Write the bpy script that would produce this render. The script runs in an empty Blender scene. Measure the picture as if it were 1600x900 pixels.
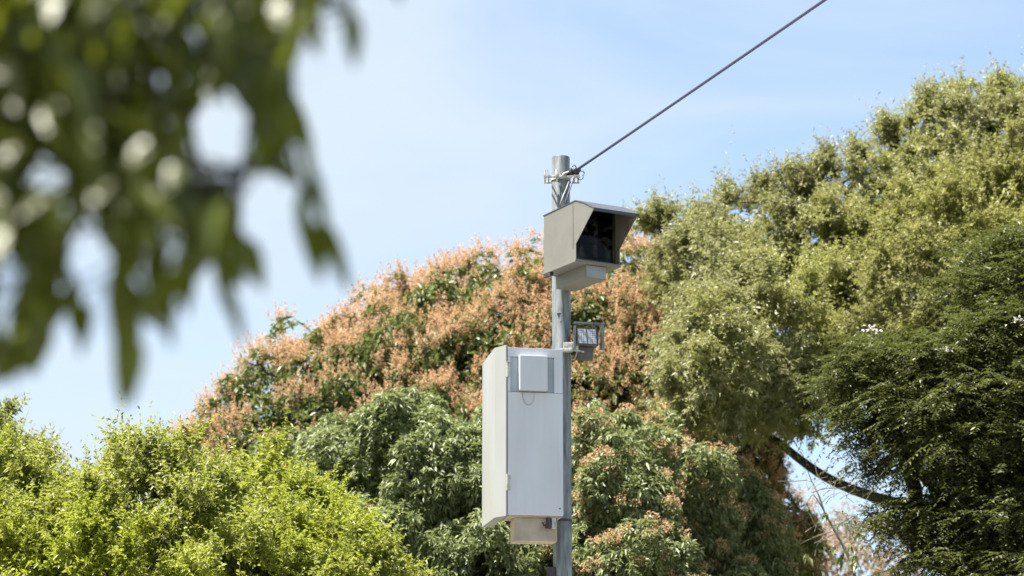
import bpy, bmesh, math
import numpy as np
from mathutils import Vector, Matrix

# ---------------------------------------------------------------- camera, sky, sun, exposure
sc = bpy.context.scene
C = sc.collection
PITCH = math.radians(13.0)
CAM = np.array([0.0, 0.0, 1.6])
FPX = 85.0 / 36.0 * 1600.0
cam_d = bpy.data.cameras.new('camera')
cam_d.lens = 85.0
cam_d.sensor_width = 36.0
cam_d.clip_start = 0.1
cam_d.clip_end = 5000.0
cam_d.dof.use_dof = True
cam_d.dof.focus_distance = 19.3
cam_d.dof.aperture_fstop = 2.5
cam = bpy.data.objects.new('camera', cam_d)
cam.location = CAM
cam.rotation_euler = (math.pi / 2 + PITCH, 0, 0)
C.objects.link(cam)
sc.camera = cam

SUN_EL = math.radians(67.0)
SUN_AZ = np.array([-0.97, -0.15])                 # horizontal direction towards the sun
SUN_AZ = SUN_AZ / np.linalg.norm(SUN_AZ)
SUN = np.array([SUN_AZ[0] * math.cos(SUN_EL), SUN_AZ[1] * math.cos(SUN_EL), math.sin(SUN_EL)])
sun_d = bpy.data.lights.new('sun', 'SUN')
sun_d.energy = 5.0
sun_d.angle = math.radians(0.53)
sun_d.color = (1.0, 0.95, 0.86)
sun_o = bpy.data.objects.new('sun', sun_d)
sun_o.rotation_euler = Vector(SUN).to_track_quat('Z', 'Y').to_euler()
sun_o.location = (-10, -5, 30)
C.objects.link(sun_o)

world = bpy.data.worlds.new('World')
sc.world = world
world.use_nodes = True
wt = world.node_tree
wt.nodes.clear()
def wn(t, **kw):
    n = wt.nodes.new(t)
    for k, v in kw.items():
        setattr(n, k, v)
    return n
sky = wn('ShaderNodeTexSky', sky_type='NISHITA')
sky.sun_disc = False
sky.sun_elevation = SUN_EL
sky.sun_rotation = math.atan2(SUN_AZ[0], SUN_AZ[1])
sky.altitude = 200
sky.air_density = 1.0
sky.dust_density = 0.6
sky.ozone_density = 3.0
tc = wn('ShaderNodeTexCoord')
mp = wn('ShaderNodeMapping')
mp.inputs['Scale'].default_value = (2.2, 2.2, 6.5)
mp.inputs['Location'].default_value = (0.35, 0.2, 0.6)
nz = wn('ShaderNodeTexNoise')
nz.inputs['Scale'].default_value = 1.3
nz.inputs['Detail'].default_value = 5.0
nz.inputs['Roughness'].default_value = 0.5
nz.inputs['Distortion'].default_value = 0.9
rp = wn('ShaderNodeValToRGB')
rp.color_ramp.elements[0].position = 0.34
rp.color_ramp.elements[0].color = (0.28, 0.28, 0.28, 1)
rp.color_ramp.elements[1].position = 0.66
rp.color_ramp.elements[1].color = (0.97, 0.97, 0.97, 1)
# thin cloud gathers in the left part of this sky
sx = wn('ShaderNodeSeparateXYZ')
mr = wn('ShaderNodeMapRange')
mr.inputs['From Min'].default_value = -0.22
mr.inputs['From Max'].default_value = 0.22
mr.inputs['To Min'].default_value = 0.11
mr.inputs['To Max'].default_value = -0.12
ad = wn('ShaderNodeMath', operation='ADD')
mx = wn('ShaderNodeMix', data_type='RGBA')
mx.inputs['B'].default_value = (3.17, 3.6, 3.95, 1)
bg = wn('ShaderNodeBackground')
bg.inputs['Strength'].default_value = 0.064
wo = wn('ShaderNodeOutputWorld')
L = wt.links.new
L(tc.outputs['Generated'], mp.inputs['Vector'])
L(mp.outputs[0], nz.inputs['Vector'])
L(tc.outputs['Generated'], sx.inputs[0])
L(sx.outputs['X'], mr.inputs['Value'])
L(nz.outputs['Fac'], ad.inputs[0])
L(mr.outputs[0], ad.inputs[1])
L(ad.outputs[0], rp.inputs[0])
L(rp.outputs['Color'], mx.inputs['Factor'])
L(sky.outputs[0], mx.inputs['A'])
L(mx.outputs['Result'], bg.inputs['Color'])
L(bg.outputs[0], wo.inputs['Surface'])

sc.render.engine = 'CYCLES'
sc.cycles.use_denoising = True
try:
    sc.cycles.denoiser = 'OPENIMAGEDENOISE'
except Exception:
    pass
sc.cycles.max_bounces = 6
sc.cycles.diffuse_bounces = 3
sc.cycles.glossy_bounces = 2
sc.cycles.transmission_bounces = 4
sc.view_settings.view_transform = 'Standard'
sc.view_settings.look = 'None'
sc.view_settings.exposure = 1.95
sc.view_settings.gamma = 1.0
sc.view_settings.use_curve_mapping = False

# ---------------------------------------------------------------- helpers
cp, sp_ = math.cos(PITCH), math.sin(PITCH)
def P(px, py, Y):
    """world point seen at pixel (px, py) of the 1600 x 900 photograph, at distance Y along the view's ground axis"""
    u = (px - 800.0) / FPX
    v = (450.0 - py) / FPX
    d = np.array([u, cp - sp_ * v, sp_ + cp * v])
    return CAM + d * (Y / d[1])
def M(px, Y):
    """pixels of the 1600-wide photograph to metres at distance Y"""
    return px * Y / cp / FPX

def nrm(a):
    return a / np.maximum(np.linalg.norm(a, axis=-1, keepdims=True), 1e-9)

def tag(o, label=None, cat=None, group=None, kind=None):
    if label: o['label'] = label
    if cat: o['category'] = cat
    if group: o['group'] = group
    if kind: o['kind'] = kind
    return o

def thing(name, loc, label, cat, group=None):
    o = bpy.data.objects.new(name, None)
    o.empty_display_size = 0.3
    o.location = [float(q) for q in loc]
    C.objects.link(o)
    return tag(o, label, cat, group)

def np_mesh(name, V, F, mat, parent=None, smooth=False, loc=None):
    """V (n,3) world vertices, F (m,k) faces, k = 3 or 4 -> one object"""
    V = np.asarray(V, dtype=np.float64)
    F = np.asarray(F, dtype=np.int32)
    org = np.array(parent_world(parent)) if parent is not None else (np.zeros(3) if loc is None else np.array(loc))
    V = V - org
    me = bpy.data.meshes.new(name)
    k = F.shape[1]
    me.vertices.add(len(V))
    me.vertices.foreach_set('co', V.astype(np.float32).ravel())
    me.loops.add(F.size)
    me.loops.foreach_set('vertex_index', F.ravel())
    me.polygons.add(len(F))
    me.polygons.foreach_set('loop_start', np.arange(0, F.size, k, dtype=np.int32))
    me.polygons.foreach_set('loop_total', np.full(len(F), k, dtype=np.int32))
    if smooth:
        me.polygons.foreach_set('use_smooth', np.ones(len(F), dtype=bool))
    me.update(calc_edges=True)
    me.materials.append(mat)
    o = bpy.data.objects.new(name, me)
    C.objects.link(o)
    if parent is not None:
        o.parent = parent
    else:
        o.location = org
    return o

def parent_world(p):
    v = Vector((0, 0, 0))
    while p is not None:
        v = v + Vector(p.location)
        p = p.parent
    return v

# bmesh based parts for the metalwork; every piece is given in the local frame of its thing
def bm_obj(name, bm, mat, parent, smooth=False, M4=None, auto=None):
    if M4 is not None:
        bmesh.ops.transform(bm, matrix=M4, verts=bm.verts)
    bmesh.ops.recalc_face_normals(bm, faces=bm.faces)
    me = bpy.data.meshes.new(name)
    bm.to_mesh(me)
    bm.free()
    if smooth:
        me.polygons.foreach_set('use_smooth', np.ones(len(me.polygons), dtype=bool))
        if auto:
            me.set_sharp_from_angle(angle=math.radians(auto))
    me.materials.append(mat)
    o = bpy.data.objects.new(name, me)
    C.objects.link(o)
    o.parent = parent
    return o

def add_hull(bm, pts_a, pts_b, bev=0.0):
    """prism between two outlines with the same number of points"""
    a = [bm.verts.new(p) for p in pts_a]
    b = [bm.verts.new(p) for p in pts_b]
    n = len(a)
    fs = [bm.faces.new(a), bm.faces.new(list(reversed(b)))]
    for i in range(n):
        j = (i + 1) % n
        fs.append(bm.faces.new((a[j], a[i], b[i], b[j])))
    if bev > 0:
        es = set()
        for f in fs:
            for e in f.edges: es.add(e)
        bmesh.ops.bevel(bm, geom=list(es), offset=bev, segments=2, profile=0.5, affect='EDGES')

def add_box(bm, x0, x1, y0, y1, z0, z1, bev=0.0):
    add_hull(bm, [(x0, y0, z0), (x1, y0, z0), (x1, y1, z0), (x0, y1, z0)],
             [(x0, y0, z1), (x1, y0, z1), (x1, y1, z1), (x0, y1, z1)], bev)

def add_cyl(bm, p0, p1, r0, r1=None, n=24, cap=True):
    r1 = r0 if r1 is None else r1
    p0, p1 = Vector(p0), Vector(p1)
    d = (p1 - p0).normalized()
    s = d.orthogonal().normalized()
    t = d.cross(s)
    A, B = [], []
    for i in range(n):
        a = 2 * math.pi * i / n
        o = s * math.cos(a) + t * math.sin(a)
        A.append(bm.verts.new(p0 + o * r0))
        B.append(bm.verts.new(p1 + o * r1))
    for i in range(n):
        j = (i + 1) % n
        bm.faces.new((A[i], A[j], B[j], B[i]))
    if cap:
        bm.faces.new(list(reversed(A)))
        bm.faces.new(B)

def add_tube(bm, pts, r, n=10):
    pts = [Vector(p) for p in pts]
    rings = []
    for i, p in enumerate(pts):
        d = (pts[min(i + 1, len(pts) - 1)] - pts[max(i - 1, 0)]).normalized()
        s = d.cross(Vector((0.13, 0.31, 0.94)))
        if s.length < 1e-3: s = d.orthogonal()
        s.normalize()
        t = d.cross(s)
        rr = r[i] if isinstance(r, (list, tuple)) else r
        rings.append([bm.verts.new(p + (s * math.cos(2 * math.pi * k / n) + t * math.sin(2 * math.pi * k / n)) * rr) for k in range(n)])
    for a, b in zip(rings[:-1], rings[1:]):
        for k in range(n):
            j = (k + 1) % n
            bm.faces.new((a[k], a[j], b[j], b[k]))
    bm.faces.new(list(reversed(rings[0])))
    bm.faces.new(rings[-1])

# ---------------------------------------------------------------- materials
def mat_new(name):
    m = bpy.data.materials.new(name)
    m.use_nodes = True
    t = m.node_tree
    t.nodes.clear()
    return m, t

def leaf_mat(name, cols, trans_col, trans=0.35, rough=0.45, spec=0.4, patch=None, patch_scale=0.6, bump=0.0):
    """cols: three colours picked leaf by leaf; patch: a fourth colour some branches carry"""
    m, t = mat_new(name)
    N = t.nodes.new
    l = t.links.new
    g = N('ShaderNodeNewGeometry')
    r = N('ShaderNodeValToRGB')
    els = r.color_ramp.elements
    els[0].position = 0.0; els[0].color = (*cols[0], 1)
    els[1].position = 1.0; els[1].color = (*cols[2], 1)
    e = els.new(0.5); e.color = (*cols[1], 1)
    l(g.outputs['Random Per Island'], r.inputs[0])
    col = r.outputs[0]
    if patch:
        c = N('ShaderNodeTexCoord')
        n = N('ShaderNodeTexNoise')
        n.inputs['Scale'].default_value = patch_scale
        n.inputs['Detail'].default_value = 3
        l(c.outputs['Object'], n.inputs['Vector'])
        mr2 = N('ShaderNodeMapRange')
        mr2.inputs['From Min'].default_value = 0.46
        mr2.inputs['From Max'].default_value = 0.62
        l(n.outputs['Fac'], mr2.inputs['Value'])
        x = N('ShaderNodeMix'); x.data_type = 'RGBA'
        l(mr2.outputs[0], x.inputs['Factor'])
        l(col, x.inputs['A'])
        x.inputs['B'].default_value = (*patch, 1)
        col = x.outputs['Result']
    p = N('ShaderNodeBsdfPrincipled')
    l(col, p.inputs['Base Color'])
    p.inputs['Roughness'].default_value = rough
    p.inputs['Specular IOR Level'].default_value = spec
    if bump > 0:
        cb_ = N('ShaderNodeTexCoord'); nb = N('ShaderNodeTexNoise'); nb.inputs['Scale'].default_value = 55; nb.inputs['Detail'].default_value = 1
        l(cb_.outputs['Object'], nb.inputs['Vector'])
        bu = N('ShaderNodeBump'); bu.inputs['Strength'].default_value = bump; bu.inputs['Distance'].default_value = 0.01
        l(nb.outputs['Fac'], bu.inputs['Height']); l(bu.outputs[0], p.inputs['Normal'])
    tr = N('ShaderNodeBsdfTranslucent')
    mxc = N('ShaderNodeMix'); mxc.data_type = 'RGBA'
    mxc.inputs['Factor'].default_value = 0.5
    l(col, mxc.inputs['A'])
    mxc.inputs['B'].default_value = (*trans_col, 1)
    l(mxc.outputs['Result'], tr.inputs['Color'])
    ms = N('ShaderNodeMixShader')
    ms.inputs[0].default_value = trans
    l(p.outputs[0], ms.inputs[1]); l(tr.outputs[0], ms.inputs[2])
    o = N('ShaderNodeOutputMaterial')
    l(ms.outputs[0], o.inputs[0])
    return m

def surf_mat(name, col, col2=None, scale=8.0, detail=5.0, rough=0.5, metal=0.0, spec=0.5, bump=0.0, bscale=60.0, stretch=(1, 1, 1), lo=0.4, hi=0.65, rvar=0.1, streak=0.0):
    m, t = mat_new(name)
    N = t.nodes.new
    l = t.links.new
    c = N('ShaderNodeTexCoord')
    mp_ = N('ShaderNodeMapping'); mp_.inputs['Scale'].default_value = stretch
    l(c.outputs['Object'], mp_.inputs[0])
    n = N('ShaderNodeTexNoise'); n.inputs['Scale'].default_value = scale; n.inputs['Detail'].default_value = detail
    l(mp_.outputs[0], n.inputs['Vector'])
    a = N('ShaderNodeMapRange'); a.inputs['From Min'].default_value = lo; a.inputs['From Max'].default_value = hi
    l(n.outputs['Fac'], a.inputs['Value'])
    x = N('ShaderNodeMix'); x.data_type = 'RGBA'
    x.inputs['A'].default_value = (*col, 1)
    x.inputs['B'].default_value = (*(col2 or col), 1)
    l(a.outputs[0], x.inputs['Factor'])
    p = N('ShaderNodeBsdfPrincipled')
    if streak > 0:
        m3 = N('ShaderNodeMapping'); m3.inputs['Scale'].default_value = (26, 26, 1.1)
        l(c.outputs['Object'], m3.inputs[0])
        n3 = N('ShaderNodeTexNoise'); n3.inputs['Scale'].default_value = 1.0; n3.inputs['Detail'].default_value = 5
        l(m3.outputs[0], n3.inputs['Vector'])
        a3 = N('ShaderNodeMapRange'); a3.inputs['From Min'].default_value = 0.48; a3.inputs['From Max'].default_value = 0.78
        a3.inputs['To Min'].default_value = 0.0; a3.inputs['To Max'].default_value = streak
        l(n3.outputs['Fac'], a3.inputs['Value'])
        x3 = N('ShaderNodeMix'); x3.data_type = 'RGBA'
        l(a3.outputs[0], x3.inputs['Factor']); l(x.outputs['Result'], x3.inputs['A'])
        x3.inputs['B'].default_value = (0.20, 0.17, 0.13, 1)
        l(x3.outputs['Result'], p.inputs['Base Color'])
    else:
        l(x.outputs['Result'], p.inputs['Base Color'])
    b = N('ShaderNodeMapRange')
    b.inputs['To Min'].default_value = rough - rvar; b.inputs['To Max'].default_value = rough + rvar
    l(n.outputs['Fac'], b.inputs['Value'])
    l(b.outputs[0], p.inputs['Roughness'])
    p.inputs['Metallic'].default_value = metal
    p.inputs['Specular IOR Level'].default_value = spec
    if bump > 0:
        n2 = N('ShaderNodeTexNoise'); n2.inputs['Scale'].default_value = bscale; n2.inputs['Detail'].default_value = 3
        l(mp_.outputs[0], n2.inputs['Vector'])
        bu = N('ShaderNodeBump'); bu.inputs['Strength'].default_value = bump; bu.inputs['Distance'].default_value = 0.01
        l(n2.outputs['Fac'], bu.inputs['Height'])
        l(bu.outputs[0], p.inputs['Normal'])
    o = N('ShaderNodeOutputMaterial')
    l(p.outputs[0], o.inputs[0])
    return m

MT = {}
MT['galv'] = surf_mat('galvanised_steel', (0.215, 0.235, 0.25), (0.085, 0.10, 0.105), scale=11, rough=0.5, metal=0.3, bump=0.15, bscale=40, stretch=(3, 3, 0.5), lo=0.35, hi=0.7, streak=0.25)
MT['galv_light'] = surf_mat('weathered_zinc', (0.50, 0.50, 0.48), (0.28, 0.27, 0.25), scale=30, rough=0.55, metal=0.3, bump=0.2)
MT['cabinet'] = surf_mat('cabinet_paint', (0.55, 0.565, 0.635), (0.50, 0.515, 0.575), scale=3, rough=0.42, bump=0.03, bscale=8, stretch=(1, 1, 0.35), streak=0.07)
MT['cabinet_side'] = surf_mat('cabinet_sun_side_tone', (0.265, 0.27, 0.27), (0.235, 0.235, 0.222), scale=2.2, rough=0.45, bump=0.03, bscale=8, stretch=(1, 1, 0.4), streak=0.09)  # darker than the front by colour, to offset the sun on this side
MT['recess'] = surf_mat('recess_shade_tone', (0.33, 0.37, 0.42), (0.27, 0.31, 0.36), scale=5, rough=0.5)  # cabinet tone darkened: the shade inside the recess is put into the colour
MT['under'] = surf_mat('beige_metal', (0.40, 0.34, 0.28), (0.30, 0.24, 0.19), scale=7, rough=0.6)  # beige tone of the parts under the cabinet
MT['housing'] = surf_mat('housing_paint', (0.148, 0.144, 0.127), (0.125, 0.121, 0.105), scale=4, rough=0.5, bump=0.03, bscale=10, streak=0.25)
MT['housing_seam'] = surf_mat('housing_seam', (0.13, 0.12, 0.10), (0.07, 0.065, 0.055), scale=20, rough=0.7)
MT['visor'] = surf_mat('visor_paint', (0.050, 0.053, 0.068), (0.040, 0.042, 0.054), scale=8, rough=0.55)
MT['visor_in'] = surf_mat('visor_inside', (0.20, 0.175, 0.145), (0.11, 0.095, 0.08), scale=6, rough=0.65, stretch=(1, 1, 0.5), streak=0.6)
MT['tray_front'] = surf_mat('tray_front_shade_tone', (0.25, 0.27, 0.29), (0.2, 0.22, 0.24), scale=8, rough=0.55)  # cool grey of the tray's unlit front, its shade put into the colour
MT['dark'] = surf_mat('dark_rubber', (0.018, 0.016, 0.018), (0.05, 0.035, 0.045), scale=30, rough=0.5)
MT['black_in'] = surf_mat('black_interior', (0.012, 0.012, 0.012), (0.03, 0.03, 0.028), scale=12, rough=0.6)
MT['cable'] = surf_mat('cable_sheath', (0.07, 0.08, 0.14), (0.06, 0.07, 0.12), scale=0.5, rough=0.6)
MT['lamp_body'] = surf_mat('lamp_body', (0.085, 0.08, 0.078), (0.05, 0.046, 0.045), scale=20, rough=0.55)
MT['bark'] = surf_mat('bark', (0.040, 0.031, 0.024), (0.018, 0.015, 0.012), scale=6, rough=0.9, bump=0.6, bscale=18, stretch=(1, 1, 0.4))
MT['bark_grey'] = surf_mat('pale_bark', (0.20, 0.17, 0.14), (0.10, 0.085, 0.07), scale=8, rough=0.85, bump=0.5, bscale=22, stretch=(1, 1, 0.4))

# glass of the camera window: dark, reflecting the trees
def glass_mat():
    m, t = mat_new('window_glass')
    N = t.nodes.new; l = t.links.new
    g = N('ShaderNodeBsdfGlossy'); g.inputs['Roughness'].default_value = 0.06; g.inputs['Color'].default_value = (0.9, 0.92, 0.95, 1)
    tr = N('ShaderNodeBsdfTransparent'); tr.inputs['Color'].default_value = (0.35, 0.36, 0.35, 1)
    f = N('ShaderNodeFresnel'); f.inputs['IOR'].default_value = 1.22
    ms = N('ShaderNodeMixShader')
    l(f.outputs[0], ms.inputs[0]); l(tr.outputs[0], ms.inputs[1]); l(g.outputs[0], ms.inputs[2])
    c = N('ShaderNodeTexCoord'); n = N('ShaderNodeTexNoise'); n.inputs['Scale'].default_value = 14; n.inputs['Detail'].default_value = 6
    l(c.outputs['Object'], n.inputs['Vector'])
    a = N('ShaderNodeMapRange'); a.inputs['From Min'].default_value = 0.5; a.inputs['From Max'].default_value = 0.75; a.inputs['To Max'].default_value = 0.16
    l(n.outputs['Fac'], a.inputs['Value'])
    d = N('ShaderNodeBsdfDiffuse'); d.inputs['Color'].default_value = (0.3, 0.3, 0.28, 1)
    m2 = N('ShaderNodeMixShader'); l(a.outputs[0], m2.inputs[0]); l(ms.outputs[0], m2.inputs[1]); l(d.outputs[0], m2.inputs[2])
    o = N('ShaderNodeOutputMaterial'); l(m2.outputs[0], o.inputs[0])
    return m
MT['glass'] = glass_mat()

# LED face of the floodlight: pale diffusers in a grid
def led_mat():
    m, t = mat_new('led_panel')
    N = t.nodes.new; l = t.links.new
    c = N('ShaderNodeTexCoord')
    v = N('ShaderNodeTexVoronoi'); v.inputs['Scale'].default_value = 55; v.inputs['Randomness'].default_value = 0.15
    l(c.outputs['Object'], v.inputs['Vector'])
    r = N('ShaderNodeValToRGB')
    r.color_ramp.elements[0].position = 0.25; r.color_ramp.elements[0].color = (0.85, 0.86, 0.92, 1)
    r.color_ramp.elements[1].position = 0.62; r.color_ramp.elements[1].color = (0.28, 0.29, 0.33, 1)
    l(v.outputs['Distance'], r.inputs[0])
    p = N('ShaderNodeBsdfPrincipled'); l(r.outputs[0], p.inputs['Base Color']); p.inputs['Roughness'].default_value = 0.25
    o = N('ShaderNodeOutputMaterial'); l(p.outputs[0], o.inputs[0])
    return m
MT['led'] = led_mat()

MT['leaf_bright'] = leaf_mat('bright_leaves', [(0.125, 0.15, 0.028), (0.195, 0.215, 0.052), (0.30, 0.30, 0.12)], (0.44, 0.48, 0.06), 0.42, 0.42, 0.4, patch=(0.22, 0.255, 0.024), patch_scale=0.5)
MT['leaf_edge'] = leaf_mat('grey_green_leaves', [(0.12, 0.15, 0.04), (0.19, 0.21, 0.065), (0.28, 0.29, 0.125)], (0.42, 0.46, 0.08), 0.40, 0.42, 0.4)
MT['leaf_mango'] = leaf_mat('mango_leaves', [(0.10, 0.13, 0.045), (0.17, 0.205, 0.082), (0.29, 0.32, 0.16)], (0.32, 0.37, 0.11), 0.30, 0.48, 0.5)
MT['leaf_dome'] = leaf_mat('dark_mango_leaves', [(0.06, 0.085, 0.025), (0.11, 0.14, 0.045), (0.19, 0.21, 0.09)], (0.24, 0.3, 0.05), 0.25, 0.42, 0.35)
MT['leaf_olive'] = leaf_mat('olive_leaves', [(0.115, 0.122, 0.045), (0.19, 0.195, 0.088), (0.30, 0.295, 0.165)], (0.42, 0.42, 0.13), 0.34, 0.45, 0.5, patch=(0.24, 0.248, 0.075), patch_scale=0.45)
MT['leaf_yellow'] = leaf_mat('yellow_green_leaves', [(0.15, 0.155, 0.05), (0.22, 0.225, 0.085), (0.31, 0.30, 0.15)], (0.42, 0.42, 0.11), 0.36, 0.5, 0.4, patch=(0.24, 0.24, 0.07), patch_scale=0.5)
MT['leaf_feather'] = leaf_mat('feathery_leaves', [(0.028, 0.036, 0.012), (0.052, 0.062, 0.020), (0.12, 0.128, 0.052)], (0.19, 0.225, 0.035), 0.24, 0.45, 0.4)
MT['leaf_dry'] = leaf_mat('dry_leaves', [(0.30, 0.20, 0.14), (0.36, 0.28, 0.22), (0.25, 0.24, 0.12)], (0.4, 0.28, 0.2), 0.3, 0.6, 0.2)
MT['leaf_near'] = leaf_mat('near_leaves', [(0.040, 0.048, 0.005), (0.060, 0.072, 0.008), (0.09, 0.105, 0.018)], (0.24, 0.29, 0.010), 0.38, 0.38, 0.5, bump=0.6)
MT['blossom'] = leaf_mat('peach_blossom', [(0.44, 0.27, 0.15), (0.54, 0.36, 0.215), (0.66, 0.49, 0.32)], (0.58, 0.37, 0.22), 0.40, 0.7, 0.1)
MT['blossom_gold'] = leaf_mat('golden_blossom', [(0.44, 0.29, 0.15), (0.54, 0.37, 0.21), (0.62, 0.47, 0.30)], (0.56, 0.36, 0.2), 0.4, 0.7, 0.1)
MT['pale_fleck'] = leaf_mat('pale_flecks', [(0.62, 0.56, 0.52), (0.72, 0.68, 0.64), (0.8, 0.78, 0.76)], (0.7, 0.65, 0.6), 0.3, 0.6, 0.2)

# ---------------------------------------------------------------- foliage
def sphere_dirs(rng, n):
    v = rng.normal(size=(n, 3))
    return nrm(v)

def leaf_geo(base, dirv, Ln, Wd, rng, fold=0.25, droop=0.15, jitter=0.5):
    """one folded blade per row: 4 vertices, 2 triangles"""
    n = len(base)
    dirv = nrm(dirv)
    up = nrm(np.array([0, 0, 1.0]) + rng.normal(size=(n, 3)) * jitter)
    side = nrm(np.cross(dirv, up))
    nor = np.cross(side, dirv)
    Ln = Ln[:, None]; Wd = Wd[:, None]
    mid = base + dirv * Ln * 0.42
    a = mid + side * Wd * 0.5 + nor * Wd * fold
    b = mid - side * Wd * 0.5 + nor * Wd * fold
    tip = base + dirv * Ln
    tip[:, 2] -= (Ln * droop)[:, 0]
    V = np.stack([base, a, tip, b], 1).reshape(-1, 3)
    i = np.arange(n)[:, None] * 4
    F = np.concatenate([i + np.array([[0, 1, 2]]), i + np.array([[0, 2, 3]])], 1).reshape(-1, 3)
    return V, F

def rosettes(pos, nor, k, Ln, Wd, rng, spread=0.9, droop=0.35, stem=0.04, **kw):
    """k leaves round each twig end"""
    n = len(pos)
    P0 = np.repeat(pos, k, 0)
    N0 = np.repeat(nor, k, 0)
    rad = nrm(np.cross(N0, sphere_dirs(rng, n * k)))
    d = N0 * rng.uniform(0.15, 1.0, (n * k, 1)) + rad * spread
    d[:, 2] -= droop * rng.uniform(0.3, 1.2, n * k)
    P0 = P0 + sphere_dirs(rng, n * k) * rng.uniform(0, stem, (n * k, 1))
    sz = rng.uniform(0.65, 1.2, n * k)
    return leaf_geo(P0, d, Ln * sz, Wd * sz, rng, **kw)

def shoots(cc, cn, cr, m, nl, Ln, Wd, rng, long=0.05, upbias=0.5, droop=0.15, ang=0.9):
    """leafy shoots radiating from every clump: nl leaves set along each, m shoots a clump"""
    n = len(cc) * m
    C0 = np.repeat(cc, m, 0); N0 = np.repeat(cn, m, 0)
    d = nrm(sphere_dirs(rng, n) * 0.75 + N0 * 0.75 + np.array([0, 0, upbias]))
    sl = cr * rng.uniform(0.5, 1.15, n) * np.where(rng.random(n) < long, 1.8, 1.0)
    st = C0 + sphere_dirs(rng, n) * cr * rng.uniform(0, 0.6, (n, 1))
    t = np.tile(np.linspace(0.05, 1.0, nl), n) + rng.uniform(-.05, .05, n * nl)
    S = np.repeat(st, nl, 0); D = np.repeat(d, nl, 0); SL = np.repeat(sl, nl)
    bend = np.repeat(rng.normal(size=(n, 3)) * 0.25, nl, 0)
    p = S + (D + bend * t[:, None]) * (SL * t)[:, None]
    rad = nrm(np.cross(D, sphere_dirs(rng, n * nl)))
    ld = D * rng.uniform(0.25, 1.0, (n * nl, 1)) + rad * ang
    ld[:, 2] -= droop * rng.uniform(0.2, 1.2, n * nl)
    sz = rng.uniform(0.6, 1.25, n * nl) * (1.12 - 0.35 * t)
    stem_w = np.full(n, 0.007)
    return merge([leaf_geo(p, ld, Ln * sz, Wd * sz, rng), leaf_geo(st, D_once(d, bend[::nl]), sl, stem_w, rng, fold=0.05, droop=0.0)])

def D_once(d, b):
    return d + b * 0.6

class Noise:
    def __init__(self, seed, scale, n=10):
        r = np.random.default_rng(seed)
        self.k = sphere_dirs(r, n) * r.uniform(0.6, 1.8, (n, 1)) * (2 * math.pi / scale)
        self.p = r.uniform(0, 2 * math.pi, n)
        self.n = n
    def __call__(self, x):
        return np.sin(x @ self.k.T + self.p).sum(1) / math.sqrt(self.n) * 1.2

def lobes_px(lst):
    """(px, py, Y, rx px, rz px, ry metres) -> centre and radii in metres"""
    out = []
    for px, py, Y, rx, rz, ry in lst:
        out.append((P(px, py, Y), np.array([M(rx, Y), ry, M(rz, Y)])))
    return out

def clumps(lobes, cr, cover, rng, back=0.45, deep=0.78, rough=0.10):
    """centres of leaf clumps spread over the outside of a union of lobes"""
    cen, out = [], []
    for c, r in lobes:
        area = 4 * math.pi * ((r[0] * r[1]) ** 1.6 / 3 + (r[0] * r[2]) ** 1.6 / 3 + (r[1] * r[2]) ** 1.6 / 3) ** (1 / 1.6)
        n = max(6, int(area / (math.pi * cr * cr) * cover))
        u = sphere_dirs(rng, n)
        keep = (u[:, 1] < 0.25) | (rng.random(n) < back)
        keep &= (u[:, 2] > -0.85) | (rng.random(n) < 0.5)
        u = u[keep]
        p = c + u * r * (1 - cr / r.mean() * 0.8 + rng.normal(0, rough, (len(u), 1)))
        nn = nrm(u / r)
        ok = np.ones(len(p), bool)
        for c2, r2 in lobes:
            if c2 is c: continue
            ok &= np.linalg.norm((p - c2) / r2, axis=1) > deep
        cen.append(p[ok]); out.append(nn[ok])
    return np.concatenate(cen), np.concatenate(out)

def twigs_in_clumps(cc, cn, cr, nt, rng, flat=1.0, upbias=0.35):
    n = len(cc)
    size = rng.uniform(0.6, 1.25, n)
    C0 = np.repeat(cc, nt, 0); N0 = np.repeat(cn, nt, 0); S0 = np.repeat(size, nt)
    v = sphere_dirs(rng, n * nt) + N0 * 0.55 + np.array([0, 0, upbias])
    v = nrm(v)
    rad = cr * S0 * rng.uniform(0.35, 1.0, n * nt) ** 0.5
    off = v * rad[:, None]
    off[:, 2] *= flat
    return C0 + off, nrm(v + N0 * 0.3 + rng.normal(size=v.shape) * 0.25)

def inner_fill(lobes, dens, rng, lo=0.45, hi=0.85):
    ps, ns = [], []
    for c, r in lobes:
        n = int(dens * r[0] * r[1] * r[2] * 4)
        u = sphere_dirs(rng, n)
        ps.append(c + u * r * rng.uniform(lo, hi, (n, 1)))
        ns.append(u)
    return np.concatenate(ps), np.concatenate(ns)

def tube_np(pts, rad, n=7):
    pts = np.asarray(pts, float); rad = np.asarray(rad, float)
    m = len(pts)
    d = np.gradient(pts, axis=0)
    d = nrm(d)
    s = np.cross(d, np.array([0.21, 0.37, 0.9]))
    s = nrm(s)
    t = np.cross(d, s)
    a = np.linspace(0, 2 * math.pi, n, endpoint=False)
    V = pts[:, None, :] + (s[:, None, :] * np.cos(a)[None, :, None] + t[:, None, :] * np.sin(a)[None, :, None]) * rad[:, None, None]
    V = V.reshape(-1, 3)
    F = []
    for i in range(m - 1):
        for k in range(n):
            j = (k + 1) % n
            F.append((i * n + k, i * n + j, (i + 1) * n + j, (i + 1) * n + k))
    return V, np.array(F)

def merge(parts):
    V, F, o = [], [], 0
    for v, f in parts:
        V.append(v); F.append(f + o); o += len(v)
    return np.concatenate(V), np.concatenate(F)

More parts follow.
